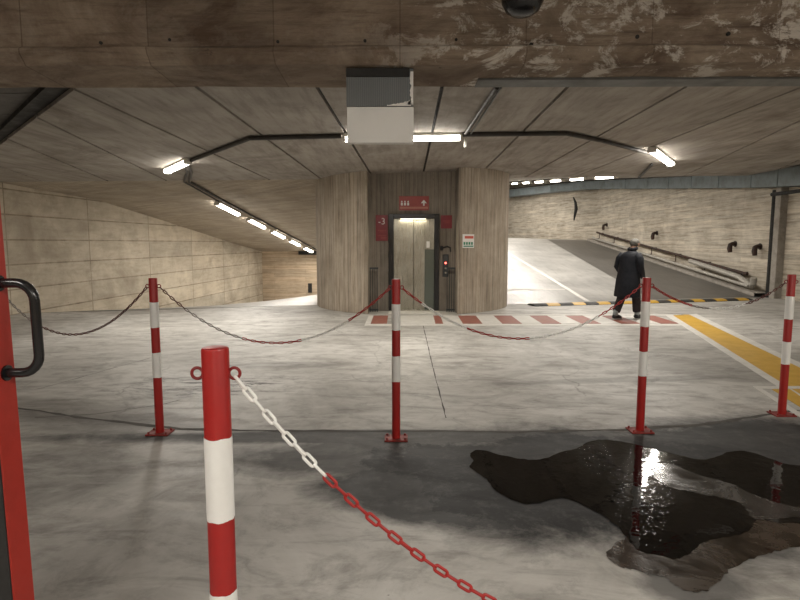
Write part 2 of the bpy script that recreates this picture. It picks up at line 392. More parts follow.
# ---------------------------------------------------------------- setting: ceiling panels with open joints
lines = [(-7.0,-9.2),(-5.6,-7.7),(-4.7,-6.38),(-3.91,-5.16),(-3.05,-2.97),(-1.93,-1.83),(-.81,-.64),(.42,.52),(1.72,1.86),(3.02,3.12),(4.37,4.47),(5.0,6.94),(5.9,8.9),(7.2,11.2)]
def xl(k, y): a, b = lines[k]; return a+(b-a)*(y-5.5)/7.0
g = .02
Y0 = 3.95
def corner(k, side):
    s = g if side > 0 else -g
    y = 13.0
    for _ in range(6): y = ycr(xl(k, y)+s)
    return (xl(k, y)+s, y)
bm = bmesh.new()
for k in range(len(lines)-1):
    P = [(xl(k, Y0)+g, Y0), (xl(k+1, Y0)-g, Y0), corner(k+1, -1), corner(k, 1)]
    prism(P, lambda x, y: cz(x), lambda x, y: cz(x)+.04, bm)
# cut off the corner where the dark slab begins, and whatever passes the side walls
p0 = Vector((-3.16, 5.44, 0)); nn = Vector((.987, 1, 0)).normalized()
for co, no in ((p0, -nn), (Vector((XL,0,0)), Vector((-1,0,0))), (Vector((XR,0,0)), Vector((1,0,0)))):
    r = bmesh.ops.bisect_plane(bm, geom=bm.verts[:]+bm.edges[:]+bm.faces[:], plane_co=co, plane_no=no, clear_outer=True)
    ed = [e for e in r['geom_cut'] if isinstance(e, bmesh.types.BMEdge)]
    if ed: bmesh.ops.holes_fill(bm, edges=ed, sides=8)
struct('ceiling', bm, M['ceil'])
struct('ceiling_backing', prism([(XL-.3,10.7),(-2.0,4.0),(XR+.3,4.0),(XR+.3,ycr(XR)),(0,ycr(0)),(XL-.3,ycr(XL))], lambda x,y: cz(x)+.045, lambda x,y: cz(x)+.25), M['blackm'])
bm = bmesh.new()
for (a0, a1) in ((4.0, 5.72), (5.745, 6.6), (6.625, 7.5), (7.525, 8.6), (8.63, 10.9)):
    prism([(XL-.2, a0-.35), (-1.9, a0+.15), (-1.9, a1+.15), (XL-.2, a1-.35)], lambda x,y: cz(x)+.10, lambda x,y: cz(x)+.14, bm)
r = bmesh.ops.bisect_plane(bm, geom=bm.verts[:]+bm.edges[:]+bm.faces[:], plane_co=p0+nn*.25, plane_no=nn, clear_outer=True)
struct('ceiling_dark_slab', bm, M['ceil_dark'])
struct('ceiling_slab_cover', prism([(XL-.3,3.6),(-1.0,3.9),(-1.0,4.2),(XL-.3,11.5)], lambda x,y: cz(x)+.26, lambda x,y: cz(x)+.4), M['blackm'])
# near ceiling, behind the photographer's side of the beam
struct('ceiling_near', prism([(XL-.3,-6.3),(XR+.3,-6.3),(XR+.3,4.3),(XL-.3,4.3)], 3.45, 3.65), M['ceil'])
# falling soffit over the left ramp
def cp(x): return (x, ycr(x)-.003, cz(x))
xs = [(-8.3,-8.2,-7.86,-7.4,-7.1)]
rows = []
edge = [(-8.25,None,None), (-8.12,15.0,2.67), (-7.8,18.4,2.25), (-7.35,24.3,1.52), (-7.02,28.05,1.10)]
for (x0, y, z) in edge:
    r_ = []
    for k in range(9):
        x = x0-.05 + (-.9-x0+.05)*k/8
        r_.append(cp(x) if y is None else (x, y, z))
    rows.append(r_)
struct('ceiling_soffit', loft(rows), M['soffit'])
# rising ceiling over the right ramp
def zc2(x, y): return cz(x)+.05+.10*(y-ycr(x))
rows = [[(x, ycr(x) if k == 0 else y, zc2(x, y) if k else cz(x)+.05) for x in (.9, 4, 7, XR+.3)] for k, y in enumerate((0, 17, 22, 30, 42))]
struct('ceiling_right_ramp', loft(rows), M['ceil'])
# ---------------------------------------------------------------- setting: walls
struct('wall_left', wall_strip([(-8.25,-6.2,-.2,3.6),(-8.25,4.2,-.2,3.6),(-8.25,12.6,-.3,3.3),(-8.12,15.0,-1,3.0),(-7.8,18.4,-1.5,2.6),(-7.35,24.3,-2.2,2.2),(-7.0,28.1,-2.8,2.0)]), M['wall_left'])
struct('wall_left_end', wall_strip([(-7.05,28.0,-2.8,2.0),(-.9,28.0,-2.8,2.0)]), M['wall_back'])
struct('wall_left_inner', wall_strip([(-1.3,28.2,-2.8,3.0),(-1.3,15.6,-1.2,3.3)]), M['wall_left'])
struct('wall_right', wall_strip([(10.5,29.9,-.3,5.6),(10.5,-6.2,-.3,5.6)]), M['wall_right'])
struct('wall_far', wall_strip([(5.5,39.2,1.2,6.3),(7.9,35.4,1.2,6.3),(9.7,30.9,1.2,6.3),(10.55,29.6,1.2,6.3)]), M['wall_right'])
struct('wall_right_inner', wall_strip([(1.9,15.6,-.2,6),(1.9,39.6,.5,6.3)]), M['wall_left'])
struct('wall_far_end', wall_strip([(1.5,39.0,1.2,6.5),(5.6,39.0,1.2,6.5)]), M['wall_right'])
struct('wall_back', wall_strip([(10.8,-6.2,-.2,3.6),(-8.5,-6.2,-.2,3.6)]), M['wall_back'])
# corner pier on the right wall
struct('wall_pier', bx(10.3, 10.55, 15.08, 15.3, -.1, 3.6), M['concedge'], bevel=.01)
# ---------------------------------------------------------------- the lift core: a drum with a niche
CX, CY, R = .30, 13.95, 2.385
NX0, NX1, NY = -.69, 1.235, 12.35
a0 = math.atan2(NX0-CX, 0); pts = []
th0 = math.asin((NX0-CX)/R); th1 = math.asin((NX1-CX)/R)
def dr(th): return (R*math.sin(th), -R*math.cos(th))
N = 64
ths = [th1+(2*PI+th0-th1)*k/N for k in range(N+1)]
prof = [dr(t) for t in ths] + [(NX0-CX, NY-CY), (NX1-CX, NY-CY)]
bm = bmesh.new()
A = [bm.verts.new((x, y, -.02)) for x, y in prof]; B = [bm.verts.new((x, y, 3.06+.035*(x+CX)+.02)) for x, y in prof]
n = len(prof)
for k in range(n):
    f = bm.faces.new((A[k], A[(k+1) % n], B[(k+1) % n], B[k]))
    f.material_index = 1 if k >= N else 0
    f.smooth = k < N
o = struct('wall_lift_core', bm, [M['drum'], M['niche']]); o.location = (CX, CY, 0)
# ---------------------------------------------------------------- foreground beam
bm = bmesh.new()
prof = [(3.73,3.5),(3.73,2.80),(3.70,2.785),(3.70,2.745),(3.76,2.69),(4.20,2.67),(4.21,3.5)]
nseg = 60; rng = random.Random(3)
rows = []
for i in range(nseg+1):
    x = XL-.2+(XR-XL+.4)*i/nseg
    rows.append([(x, y+(rng.uniform(-.012,.012) if 0 < k < 5 else 0), z+.0035*x+(rng.uniform(-.007,.007) if 0 < k < 6 else 0)) for k, (y, z) in enumerate(prof)])
beam = struct('trim_beam', loft(rows, bm), M['beam'])
for px, py in ((101,43),(170,40),(278,42),(365,41),(456,40),(531,45),(637,37),(728,34)):
    p = aty(px, py, 3.73); h = bmesh.new()
    tube(h, [(p.x, 3.722, p.z), (p.x, 3.74, p.z)], .013 if px > 500 else .01, 12)
    link('tie_hole', h, M['blackm'], beam)
struct('trim_steel_angle', prism([(.55,4.02),(XR,4.02),(XR,4.2),(.55,4.2)], lambda x,y: 2.662+.0035*x, lambda x,y: 2.684+.0035*x), M['greysteel'])

# ---------------------------------------------------------------- floor joints and painted markings
tn = [0]
def trim(bm, mat, nm='floor_joint'):
    tn[0] += 1; return struct('trim_%s' % nm, bm, mat)
def ribbon(pts, wd, z=.0022, jit=0):
    r_ = random.Random(int(pts[0][0]*100)); P = [Vector((p[0], p[1])) for p in pts]; rows = []
    Q = []
    for a, b in zip(P, P[1:]):
        m = max(1, int((b-a).length/.12)) if jit else 1
        for k in range(m): Q.append(a.lerp(b, k/m)+Vector((r_.uniform(-jit, jit), r_.uniform(-jit, jit))))
    Q.append(P[-1])
    for i, p in enumerate(Q):
        d = (Q[min(i+1, len(Q)-1)]-Q[max(i-1, 0)]).normalized(); n_ = Vector((-d.y, d.x))*wd*(r_.uniform(.3, 1.2) if jit else 1)*.5
        rows.append([(p.x-n_.x, p.y-n_.y, z), (p.x+n_.x, p.y+n_.y, z)])
    return loft(rows)
arc = [fl(*p) for p in ((-60,398),(0,405),(90,419),(180,429),(290,431),(400,431),(520,432),(620,430),(700,425),(800,410),(900,395))]
trim(ribbon(arc, .055, .0016, .01), M['joint'])
trim(ribbon([fl(423,325), fl(434,372), fl(446,418)], .014, .0016, .003), M['joint'])
trim(ribbon([fl(40,338), fl(270,334), fl(423,337)], .018, .0016, .006), M['joint'])
trim(ribbon([fl(35,390), fl(150,358), fl(300,337)], .012, .0016, .01), M['joint'])
trim(ribbon([fl(35,418), fl(95,414), fl(160,405), fl(180,400)], .012, .0016, .012), M['joint'])
trim(ribbon([fl(645,352), fl(700,360), fl(800,366)], .012, .0016, .012), M['joint'])
# red and white chequered crossing
x = -.66; k = 0; y1, y0 = 11.5, 10.32
cuts = [(-.555,-.25,'fred'),(.02,.70,'fwhite'),(.70,.85,'fred'),(.85,1.22,'fwhite')]
c = 1.22; k = 0
while c < 5.3: cuts.append((c, min(c+.375, 5.62), ('fred','fwhite')[k % 2])); c += .375; k += 1
for (xa, xb, m) in cuts:
    sh = -.03
    struct('trim_crossing_patch', prism([(xa+sh*(xa > 0), y0), (xb+sh*(xb > 0), y0), (xb, y1), (xa, y1)], 0, .003), M[m])
struct('trim_crossing_line', prism([(-.66,10.08),(5.35,10.08),(5.35,10.28),(-.66,10.28)], 0, .003), M['fwhite'])
struct('trim_crossing_line', prism([(1.3,11.54),(6.0,11.54),(6.0,11.68),(1.3,11.68)], 0, .003), M['fwhite'])
struct('trim_crossing_line', prism([(-.66,10.28),(-.56,10.28),(-.56,11.5),(-.66,11.5)], 0, .003), M['fwhite'])
struct('trim_lift_threshold', prism([(-.25,11.75),(.87,11.75),(.87,12.34),(-.25,12.34)], 0, .012), M['fwhite'])
def poly(pp, m, z=.003, nm='trim_yellow_lane'):
    return struct(nm, prism([fl(*p) for p in pp], 0, z), M[m])
poly([(672.5,315.2),(689,314.6),(1000,464),(912,464)], 'yellow')
poly([(665.6,315.6),(672.5,315.2),(912,464),(899,464)], 'fwhite', .004, 'trim_white_line')
poly([(689,314.6),(696.5,314),(1014,464),(1000,464)], 'fwhite', .004, 'trim_white_line')
poly([(752,386.5),(800,386.5),(800,389),(762,389)], 'fwhite', .005, 'trim_white_line')
poly([(752,386.5),(761,388.5),(881,464),(871,464)], 'fwhite', .005, 'trim_white_line')
poly([(772,389.5),(790,389.5),(898,464),(890,464)], 'yellow', .0045, 'trim_yellow_lane')
# painted line on the right ramp
def rp(px, py):
    d = ray(px, py); lo, hi = 5, 60
    for _ in range(50):
        m = (lo+hi)/2; p = Vector((0,0,CH))+d*m
        if p.z > zr(p.x, p.y): lo = m
        else: hi = m
    return (p.x, p.y)
def rline(a, b, wd):
    A, B = Vector(rp(*a)), Vector(rp(*b)); d = (B-A).normalized(); n_ = Vector((-d.y, d.x))*wd/2
    rows = [[(q.x, q.y, zr(q.x, q.y)+.006) for q in (A.lerp(B, k/8)-n_, A.lerp(B, k/8)+n_)] for k in range(9)]
    return loft(rows)
struct('trim_ramp_line', rline((507,252), (588,301.5), .13), M['fwhite'])
struct('trim_ramp_line', rline((509,289.5), (565,289.5), .13), M['fwhite'])

# ---------------------------------------------------------------- speed hump with yellow blocks
hump = empty('speed_bump', (3.2, ycr(3.2)-.8, 0), label='low black rubber speed hump with yellow blocks across the foot of the ramp', cat='speed bump')
ux = Vector((1, .2306, 0)).normalized(); ang = math.atan(.2306)
hump.rotation_euler = (0, 0, ang)
L = 6.35; nb = 20; prof = [(-.22,.004),(-.16,.03),(-.05,.048),(.05,.048),(.16,.03),(.22,.004)]
bm = bmesh.new(); rows = [[(xx, y, z) for y, z in prof] for xx in (0, L)]
loft(rows, bm); loft([[(0,-.22,.0),(0,.22,.0)],[(L,-.22,.0),(L,.22,.0)]], bm)
for xx in (0, L): bm.faces.new([bm.verts.new((xx, y, z)) for y, z in prof])
link('rubber_body', bm, M['rubber'], hump)
for k in range(9):
    xx = .35+k*.69
    bm = loft([[(xx+s+sk*.1, y, z+.003) for (y, z), sk in zip(prof, (0,.2,.4,.6,.8,1))] for s in (0, .33)])
    link('yellow_block', bm, M['yellow'], hump)

# ---------------------------------------------------------------- fluorescent battens
LG = 'fluorescent ceiling lamps'
def batten(p, q, label, wd=.11, watts=None, drop=.0, group=None):
    """p, q: ends of the lamp (centre line, underside of the slab); built along local x"""
    p, q = Vector(p), Vector(q); d = q-p; L = d.length; mid = (p+q)/2
    o = empty('ceiling_lamp', mid, 0, label, 'lamp', group)
    o.rotation_euler = d.to_track_quat('X', 'Z').to_euler()
    link('lamp_housing', bx(-L/2, L/2, -wd*.5, wd*.5, -.045, -.002), M['housing'], o, bevel=.006)
    bm = bmesh.new(); seg = 10
    rows = [[(xx, wd*.5*math.cos(PI*k/seg), -.048-wd*.45*math.sin(PI*k/seg)) for k in range(seg+1)] for xx in (-L/2+.03, L/2-.03)]
    loft(rows, bm)
    for xx, s in ((-L/2+.03, 1), (L/2-.03, -1)): bm.faces.new([bm.verts.new((xx, wd*.5*math.cos(PI*k/seg), -.048-wd*.45*math.sin(PI*k/seg))) for k in range(seg+1)])
    link('diffuser', bm, M['tube'], o)
    for xx in (-L/2, L/2-.028): link('end_cap', bx(xx, xx+.028, -wd*.55, wd*.55, -.105, -.044), M['housing'], o, bevel=.004)
    ld = bpy.data.lights.new('lamp_light', 'AREA'); ld.shape = 'RECTANGLE'; ld.size = L*.92; ld.size_y = wd*.9; ld.energy = watts or LAMP_W; ld.color = LAMP_COL; ld.spread = PI
    lo = bpy.data.objects.new('lamp_light', ld); COL.objects.link(lo); lo.parent = o; lo.location = (0, 0, -.112)
    return o
def hang(p, dz): return (p[0], p[1], p[2]-dz)
batten(hang(cei(343,134),.0), hang(cei(461,133),.0), 'fluorescent lamp behind the hanging sign, straight in front of the lift', wd=.13, watts=LAMP_W*1.1)
batten(cei(167,168), cei(188,158), 'slanting fluorescent lamp at the left end of the dark conduit, over the left floor', wd=.13, watts=LAMP_W*1.25)
batten(cei(652,146.5), cei(671,161), 'slanting fluorescent lamp at the right end of the dark conduit, over the right floor', wd=.14, watts=LAMP_W*1.25)
sof = lambda y: 2.89-.123*(y-13.2)
names = ['nearest', 'second', 'third', 'fourth', 'fifth']
for k in range(5):
    ya = 15.0+k*2.58; xa = -4.93+.052*(ya-15); xb = xa+.08
    batten((xa, ya, sof(ya)-.03), (xb, ya+1.65, sof(ya+1.65)-.03), 'fluorescent lamp under the left ramp soffit, %s of five in that row' % names[k], wd=.14, watts=LAMP_W*.8, group='lamps along the left ramp soffit')
names += ['sixth', 'seventh, mostly hidden', 'hidden one']
for k in range(8):
    yc = 15.75+k*2.45; z = 3.34+.092*(yc-15.7)
    batten((5.8, yc-.72, z+.02), (5.8, yc+.72, z+.15), 'fluorescent lamp hung over the rising right ramp, %s in that row' % names[k], wd=.12, watts=LAMP_W*1.35, group='lamps along the right ramp')
# hangers for those
rail = empty('lamp_rail', (5.8, 15, 3.3), label='long dark conduit carrying the row of lamps over the rising right ramp', cat='conduit')
link('rail', tb([(0, .1, .075), (0, 18.6, 1.78)], .025, 8), M['conduit'], rail)
for k in range(4): link('hanger', tb([(0, 2+k*2.6, .25+k*.24), (0, 2+k*2.6, zc2(5.8, 17+k*2.6)-3.3+.01)], .012, 6), M['conduit'], rail)
# lamps the picture does not show, behind the photographer
for k, (xx, yy) in enumerate(((-2.6,-.6),(2.6,-.9),(6.8,.8),(0.3,-4.2))):
    batten((xx-.75, yy, 3.45), (xx+.75, yy, 3.45), ('fluorescent lamp behind the camera to the left','fluorescent lamp behind the camera to the right','fluorescent lamp near the right wall before the beam','fluorescent lamp far behind the camera')[k], wd=.16, watts=LAMP_W*(2.0, 3.3, 2.8, 2.0)[k])

# ---------------------------------------------------------------- conduits
def run(name, pts, r, label, cat='conduit', mat='conduit', seg=8):
    p0 = Vector(pts[0]); o = link(name, tb([Vector(p)-p0 for p in pts], r, seg), M[mat]); o.location = p0
    return tag(o, label, cat)
def ch(px, py, dz=.035): p = cei(px, py); return (p.x, p.y, p.z-dz)
run('cable_conduit', [ch(188,159.5), ch(250,135.5), ch(341,133.5)], .032, 'thick dark conduit from the left slanting lamp to the hanging sign')
run('cable_conduit', [ch(463,132), ch(566,131), ch(600,138), ch(650,151.5)], .032, 'thick dark conduit from the middle lamp to the right slanting lamp')
run('cable_conduit', [ch(466,131), ch(497,84)], .022, 'slim dark conduit from the middle lamp towards the beam, left of a twin')
run('cable_conduit', [ch(471,131), ch(501,84)], .012, 'thinner pale conduit from the middle lamp towards the beam, right of its twin', mat='greysteel')
cr = ch(197,184); 
run('cable_conduit', [ch(184,163), ch(187,170), (cr[0], ycr(cr[0])-.05, cr[2]), (-4.88, 15.0, sof(15)-.03)], .02, 'dark conduit dropping from the left slanting lamp to the soffit row')
run('cable_conduit', [ch(188,163), ch(191,170), (cr[0]+.12, ycr(cr[0])-.05, cr[2]), (-4.72, 15.0, sof(15)-.03), (-3.95, 27.9, sof(27.9)-.03)], .03, 'dark conduit running along the soffit above the left ramp lamps')
run('cable_conduit', [ch(652,163), ch(639,176)], .03, 'short dark conduit from the right slanting lamp to the ceiling edge')
# pull switch beside the middle lamp
p = cei(465.5, 133); o = empty('pull_switch', (p.x, p.y, p.z), label='tiny white pull switch hanging beside the middle lamp', cat='switch')
link('cord', tb([(0,0,0),(0,0,-.07)], .005, 6), M['housing'], o); link('grip', bx(-.018,.018,-.018,.018,-.2,-.07), M['housing'], o, bevel=.005)

# ---------------------------------------------------------------- steel duct along the right wall
duct = empty('ventilation_duct', (9.7, 4.3, 2.9), label='long blue-grey steel duct along the top of the right wall', cat='duct')
path = [(9.7, 4.32, 2.90, 3.37), (9.7, 13.3, 2.90, 3.37), (9.72, 15.5, 3.05, 3.44), (9.75, 22, 3.66, 4.05), (9.5, 28.6, 4.28, 4.66), (8.6, 31.9, 4.42, 4.82), (6.9, 35.3, 4.45, 4.87), (5.0, 38.3, 4.46, 4.88)]
def seg_duct(a, b, nm='duct_section', grow=0):
    bm = bmesh.new(); vs = []
    for (x_, y_, z0, z1) in (a, b):
        dx = Vector((b[0]-a[0], b[1]-a[1])).normalized(); n_ = Vector((dx.y, -dx.x))*(.72)
        for (o_, z_) in ((0, z0), (1, z0), (1, z1), (0, z1)):
            g_ = grow if o_ == 0 else 0
            vs.append(bm.verts.new((x_+n_.x*o_-g_*dx.y*1-9.7, y_+n_.y*o_-4.3+g_*dx.x*0, z_+(grow if z_ == z1 else -grow)-2.9)))
    for f in ((0,1,2,3),(7,6,5,4),(0,4,5,1),(1,5,6,2),(2,6,7,3),(3,7,4,0)): bm.faces.new([vs[i] for i in f])
    return link(nm, bm, M['galv'], duct)
def at_path(y):
    for a, b in zip(path, path[1:]):
        if a[1] <= y <= b[1]:
            f = (y-a[1])/(b[1]-a[1]); return tuple(a[k]+(b[k]-a[k])*f for k in range(4))
ys = [4.32, 6.0, 7.8, 9.6, 11.4, 13.3, 14.4, 15.5, 17.1, 18.7, 20.3, 22, 24, 26.2, 28.6, 31.9, 35.3, 38.3]
for a, b in zip(ys, ys[1:]): seg_duct(at_path(a), at_path(b-.004))
for y in ys[1:-1]:
    a = at_path(y-.02); b = at_path(min(y+.02, 38.3)); seg_duct(a, b, 'flange', .012)
run('cable', [(9.62, 4.4, 3.385), (9.62, 13.3, 3.40), (9.66, 15.5, 3.475), (9.68, 22, 4.09), (9.45, 28.6, 4.70), (8.5, 31.9, 4.86), (6.8, 35.3, 4.91)], .03, 'black cable added for the dark gap along the top edge of the steel duct', 'cable', 'blackm', 6)  # tube stands in for the dark gap between duct and ceiling
# dark service pipes at the pier
run('downpipe', [(10.38, 15.42, .0), (10.38, 15.42, 2.98)], .08, 'black downpipe standing against the right wall beside the concrete pier', 'pipe', 'blackm', 12)
run('service_pipe', [(10.0, 15.0, 2.82), (10.0, 4.4, 2.82)], .05, 'dark pipe slung just under the near end of the steel duct', 'pipe', 'blackm', 10)

# ---------------------------------------------------------------- guard rail and kerb along the right wall
gr = empty('guard_rail', (10.1, 15.9, 0), label='low rusty pipe rail along the foot of the right ramp wall', cat='rail')
def zz(y): return zr(10.1, y)
link('top_rail', tb([(.2, y-15.9, zz(y)+.50) for y in (16.3, 20, 24, 29)], .045, 8), M['rust'], gr)
link('lower_pipe', tb([(0, y-15.9, zz(y)+.22) for y in (15.9, 20, 24, 29)], .05, 10), M['pipe'], gr)
for k in range(7):
    y = 16.6+k*2.0
    link('bracket', tb([(.0, y-15.9, zz(y)+.22), (.2, y-15.9, zz(y)+.24), (.2, y-15.9, zz(y)+.5), (.4, y-15.9, zz(y)+.5)], .022, 6), M['rust'], gr)
bm = bmesh.new(); rows = [[(XR-.34-9.9+xx, y, zz(y)+z) for xx, z in ((0,-.02),(0,.12),(.35,.12))] for y in (15.4, 20, 24, 29.5)]
bm.free()
kb = bmesh.new(); loft([[(10.02+a, y, zz(y)+b) for a, b in ((0,-.02),(0,.10),(.45,.10))] for y in (15.5, 20, 24, 29.6)], kb)
struct('trim_kerb', kb, M['concedge'])
run('drain_pipe', [(10.28, 19.5, zz(19.5)+.42), (10.25, 16.6, zz(16.6)+.36), (10.2, 15.9, zz(15.9)+.22), (10.14, 15.75, zz(15.7)+.34), (10.12, 15.72, zz(15.7)+.5)], .085, 'fat pale drain pipe bending up at the near end of the wall rail', 'pipe', 'pipe', 12)

# dark iron elbows poking out of the right wall
for k, (px, py, Y, lb) in enumerate(((607,228,27.9,'small dark iron elbow on the right wall, farthest up the ramp'), (657,237,22.4,'dark iron elbow on the right wall behind the walking person'), (735,249,17.25,'dark bent iron elbow on the right wall, left of the last pair'), (760,252,16.05,'dark bent iron elbow on the right wall closest to the downpipe'))):
    d = ray(px, py); t = 10.5/d.x; p = Vector((0,0,CH))+d*t
    o = empty('pipe_elbow', (10.5, p.y, p.z+.1), 0, lb, 'pipe', None)
    pts = [(0,0,.06),(-.1,-.02,.07),(-.19,-.06,.03),(-.23,-.1,-.08),(-.22,-.12,-.2)]
    link('spout', tb(pts, [.05,.055,.07,.075,.06], 10), M['rust'], o, smooth=True)
    fl_ = bmesh.new(); tube(fl_, [(-.025,0,.06),(-.001,0,.06)], .095, 12); link('flange', fl_, M['rust'], o)
# black hanging hose on the far wall
d = ray(570, 200); o = run('hanging_hose', [(9.42,30.3,4.0),(9.5,30.15,3.7),(9.53,30.1,3.35),(9.48,30.15,3.0),(9.46,30.2,2.75)], [.03,.07,.09,.06,.03], 'slim black hose hanging on the far curved wall', 'hose', 'blackm', 8)
# dark opening plate on the left end wall, and vent under the soffit
p = aty(310, 288, 27.97); o = link('wall_hatch', bx(-.1,.1,-.02,.03,-.24,.24), M['blackm'], bevel=.01); o.location = (p.x, 27.97, p.z); tag(o, 'small upright black hatch low on the end wall of the left ramp', 'hatch')
p = aty(308, 252, 27.7); o = empty('wall_vent', (p.x, 27.9, p.z), label='dark louvred vent under the soffit at the end of the left ramp', cat='vent')
link('vent_frame', bx(-.5,.5,-.1,.1,-.14,.14), M['blackm'], o); 
for k in range(3): link('louvre', bx(0,.45,-.12,-.1,-.10+k*.07,-.06+k*.07), M['greysteel'], o)

# ---------------------------------------------------------------- lift
lift = empty('elevator', (.31, NY, 0), label='lift with brushed steel doors and black frame in the concrete niche', cat='elevator')
W, H = .56, 2.16
bm = bmesh.new()
box(bm, -W, -W+.11, -.10, .0, 0, H); box(bm, W-.11, W, -.10, .0, 0, H); box(bm, -W+.11, W-.11, -.10, .0, H-.10, H)
link('door_frame', bm, M['black'], lift, bevel=.006)
link('door_panel', bx(-W+.11, -.012, -.045, -.02, .03, H-.10), M['steel'], lift, bevel=.003)
link('door_panel', bx(-.002, W-.32, -.035, -.012, .03, H-.10), M['steel'], lift, bevel=.003)
tag(link('door_panel', bx(W-.318, W-.11, -.047, -.012, .03, 1.38), M['liftreflect'], lift, bevel=.003), 'darker green-grey reflection painted as a narrow panel')
link('door_panel', bx(W-.318, W-.11, -.044, -.012, 1.382, H-.10), M['steel'], lift, bevel=.003)
link('sill', bx(-W+.11, W-.11, -.16, -.0, .0, .03), M['steel'], lift, bevel=.004)
lt = link('lintel_light', bx(-.30, .26, -.085, -.05, H-.112, H-.10), emit('lift_light', (1,.88,.6), 2), lift)
ld = bpy.data.lights.new('lift_glow', 'AREA'); ld.shape = 'RECTANGLE'; ld.size = .6; ld.size_y = .03; ld.energy = 5; ld.color = (1,.9,.66)
lo = bpy.data.objects.new('lift_glow', ld); COL.objects.link(lo); lo.parent = lift; lo.location = (-.02, -.075, H-.125); lo.rotation_euler = (-.25, 0, 0)
link('notice', bx(.28,.35,-.06,-.045,1.42,1.56), M['letter'], lift)
# call panel
cpn = empty('call_panel', (1.02, NY, 1.03), label='dark lift call panel with a red light on the niche wall', cat='call panel')
link('panel_plate', bx(-.065,.065,-.03,0,-.26,.24), M['dkgrey'], cpn, bevel=.006)
for z in (.05, -.07, -.17): 
    b = bmesh.new(); tube(b, [(0,-.04,z),(0,-.028,z)], .022, 14); link('button', b, M['steel'] if z < 0 else M['led'], cpn)
cam_ = empty('intercom', (.99, NY, 1.42), label='little black intercom bracket above the call panel', cat='intercom')
link('case', bx(-.09,-.03,-.06,0,-.06,.04), M['blackm'], cam_, bevel=.008)
link('bracket', tb([(-.03,-.03,.0),(.06,-.05,.03),(.13,-.05,.0),(.14,-.04,-.09)], .016, 8), M['blackm'], cam_)

def text(s, size, mat, parent, loc, name='lettering', depth=.002):
    cu = bpy.data.curves.new(name, 'FONT'); cu.body = s; cu.size = size; cu.extrude = depth; cu.align_x = 'CENTER'; cu.align_y = 'CENTER'; cu.resolution_u = 3
    tmp = bpy.data.objects.new('tmp', cu); COL.objects.link(tmp)
    dg = bpy.context.evaluated_depsgraph_get(); me = bpy.data.meshes.new_from_object(tmp.evaluated_get(dg))
    bpy.data.objects.remove(tmp)
    me.materials.clear(); me.materials.append(mat)
    o = bpy.data.objects.new(name, me); COL.objects.link(o); o.parent = parent; o.location = loc; o.rotation_euler = (PI/2, 0, 0)
    return o
def lines_of_print(parent, rows, mat, yf=-.014, nm='printed_line'):
    for (x0, x1, z, h) in rows: link(nm, bx(x0, x1, yf-.002, yf+.001, z-h/2, z+h/2), mat, parent)
def sign(name, x, z, w_, h_, mat, label, cat='sign', y=NY, rz=0):
    o = empty(name, (x, y, z), rz, label, cat)
    link('sign_board', bx(-w_/2, w_/2, -.014, 0, -h_/2, h_/2), mat, o, bevel=.002)
    return o
s = sign('level_sign', -.405, 1.855, .27, .57, M['signred'], 'tall dark red sign reading minus 3 left of the lift')
text('-3', .2, M['letter'], s, (.0, -.016, .14))
for r_ in ((-.09,.10,-.05,.018), (-.06,.10,-.085,.012), (-.09,.09,-.17,.012), (-.02,.10,-.21,.016), (-.02,.10,-.235,.01)): lines_of_print(s, [r_], M['signred2'])
s = sign('direction_sign', .31, 2.40, .66, .31, M['signred2'], 'faded red sign with small figures and an up arrow over the lift')
# figures: a row of three little people in a lift
b = bmesh.new()
for k, xx in enumerate((-.27,-.2,-.13)):
    tube(b, [(xx,-.018,.035),(xx,-.013,.035)], .018, 10); box(b, xx-.022, xx+.022, -.018,-.013,-.05,.012)
link('figure_symbols', b, M['letter'], s)
b = bmesh.new(); box(b, .20,.235,-.018,-.013,-.055,.02)
vs = [b.verts.new(p) for p in ((.15,-.018,.0),(.285,-.018,.0),(.2175,-.018,.075),(.15,-.013,.0),(.285,-.013,.0),(.2175,-.013,.075))]
for f in ((0,1,2),(5,4,3),(0,3,4,1),(1,4,5,2),(2,5,3,0)): b.faces.new([vs[i] for i in f])
link('arrow_symbol', b, M['letter'], s)
lines_of_print(s, [(-.31,.31,-.10,.045)], paint('pale_red_band', (.5,.2,.15), .5))
s = sign('small_red_sign', 1.03, 1.99, .25, .29, M['signred'], 'small square dark red sign right of the lift frame')
lines_of_print(s, [(-.08,.08,.02,.014), (-.05,.08,-.02,.012)], M['signred2'])
# notice on the right column
th = math.asin((1.46-CX)/R); 
s = empty('notice', (CX+(R+.004)*math.sin(th), CY-(R+.004)*math.cos(th), 1.56), th, 'small white notice with red and green print on the right column', 'notice')
link('sign_board', bx(-.15,.15,-.012,.0,-.14,.15), M['letter'], s, bevel=.002)
lines_of_print(s, [(-.10,.13,.085,.055)], paint('notice_red', (.6,.12,.08), .5), -.012)
for k in range(4): lines_of_print(s, [(-.13+k*.066,-.085+k*.066,-.045,.06)], M['green'], -.012, 'green_symbol')
lines_of_print(s, [(-.13,.13,-.105,.025)], M['green'], -.012)
# low side gratings either side of the niche
for (x0, lb) in ((-.66, 'low dark metal grating at the left side of the lift niche'), (.985+.05, 'low dark metal grating at the right side of the lift niche')):
    o = empty('side_grating', (x0, NY-.22, 0), 0, lb, 'grating')
    link('top_bar', bx(-.01,.18,-.02,.02,.95,.99), M['dkgrey'], o)
    link('bottom_bar', bx(-.01,.18,-.02,.02,.03,.07), M['dkgrey'], o)
    for k in range(4): link('upright_bar', bx(.0+k*.05,.014+k*.05,-.01,.01,.0,.96), M['dkgrey'], o)

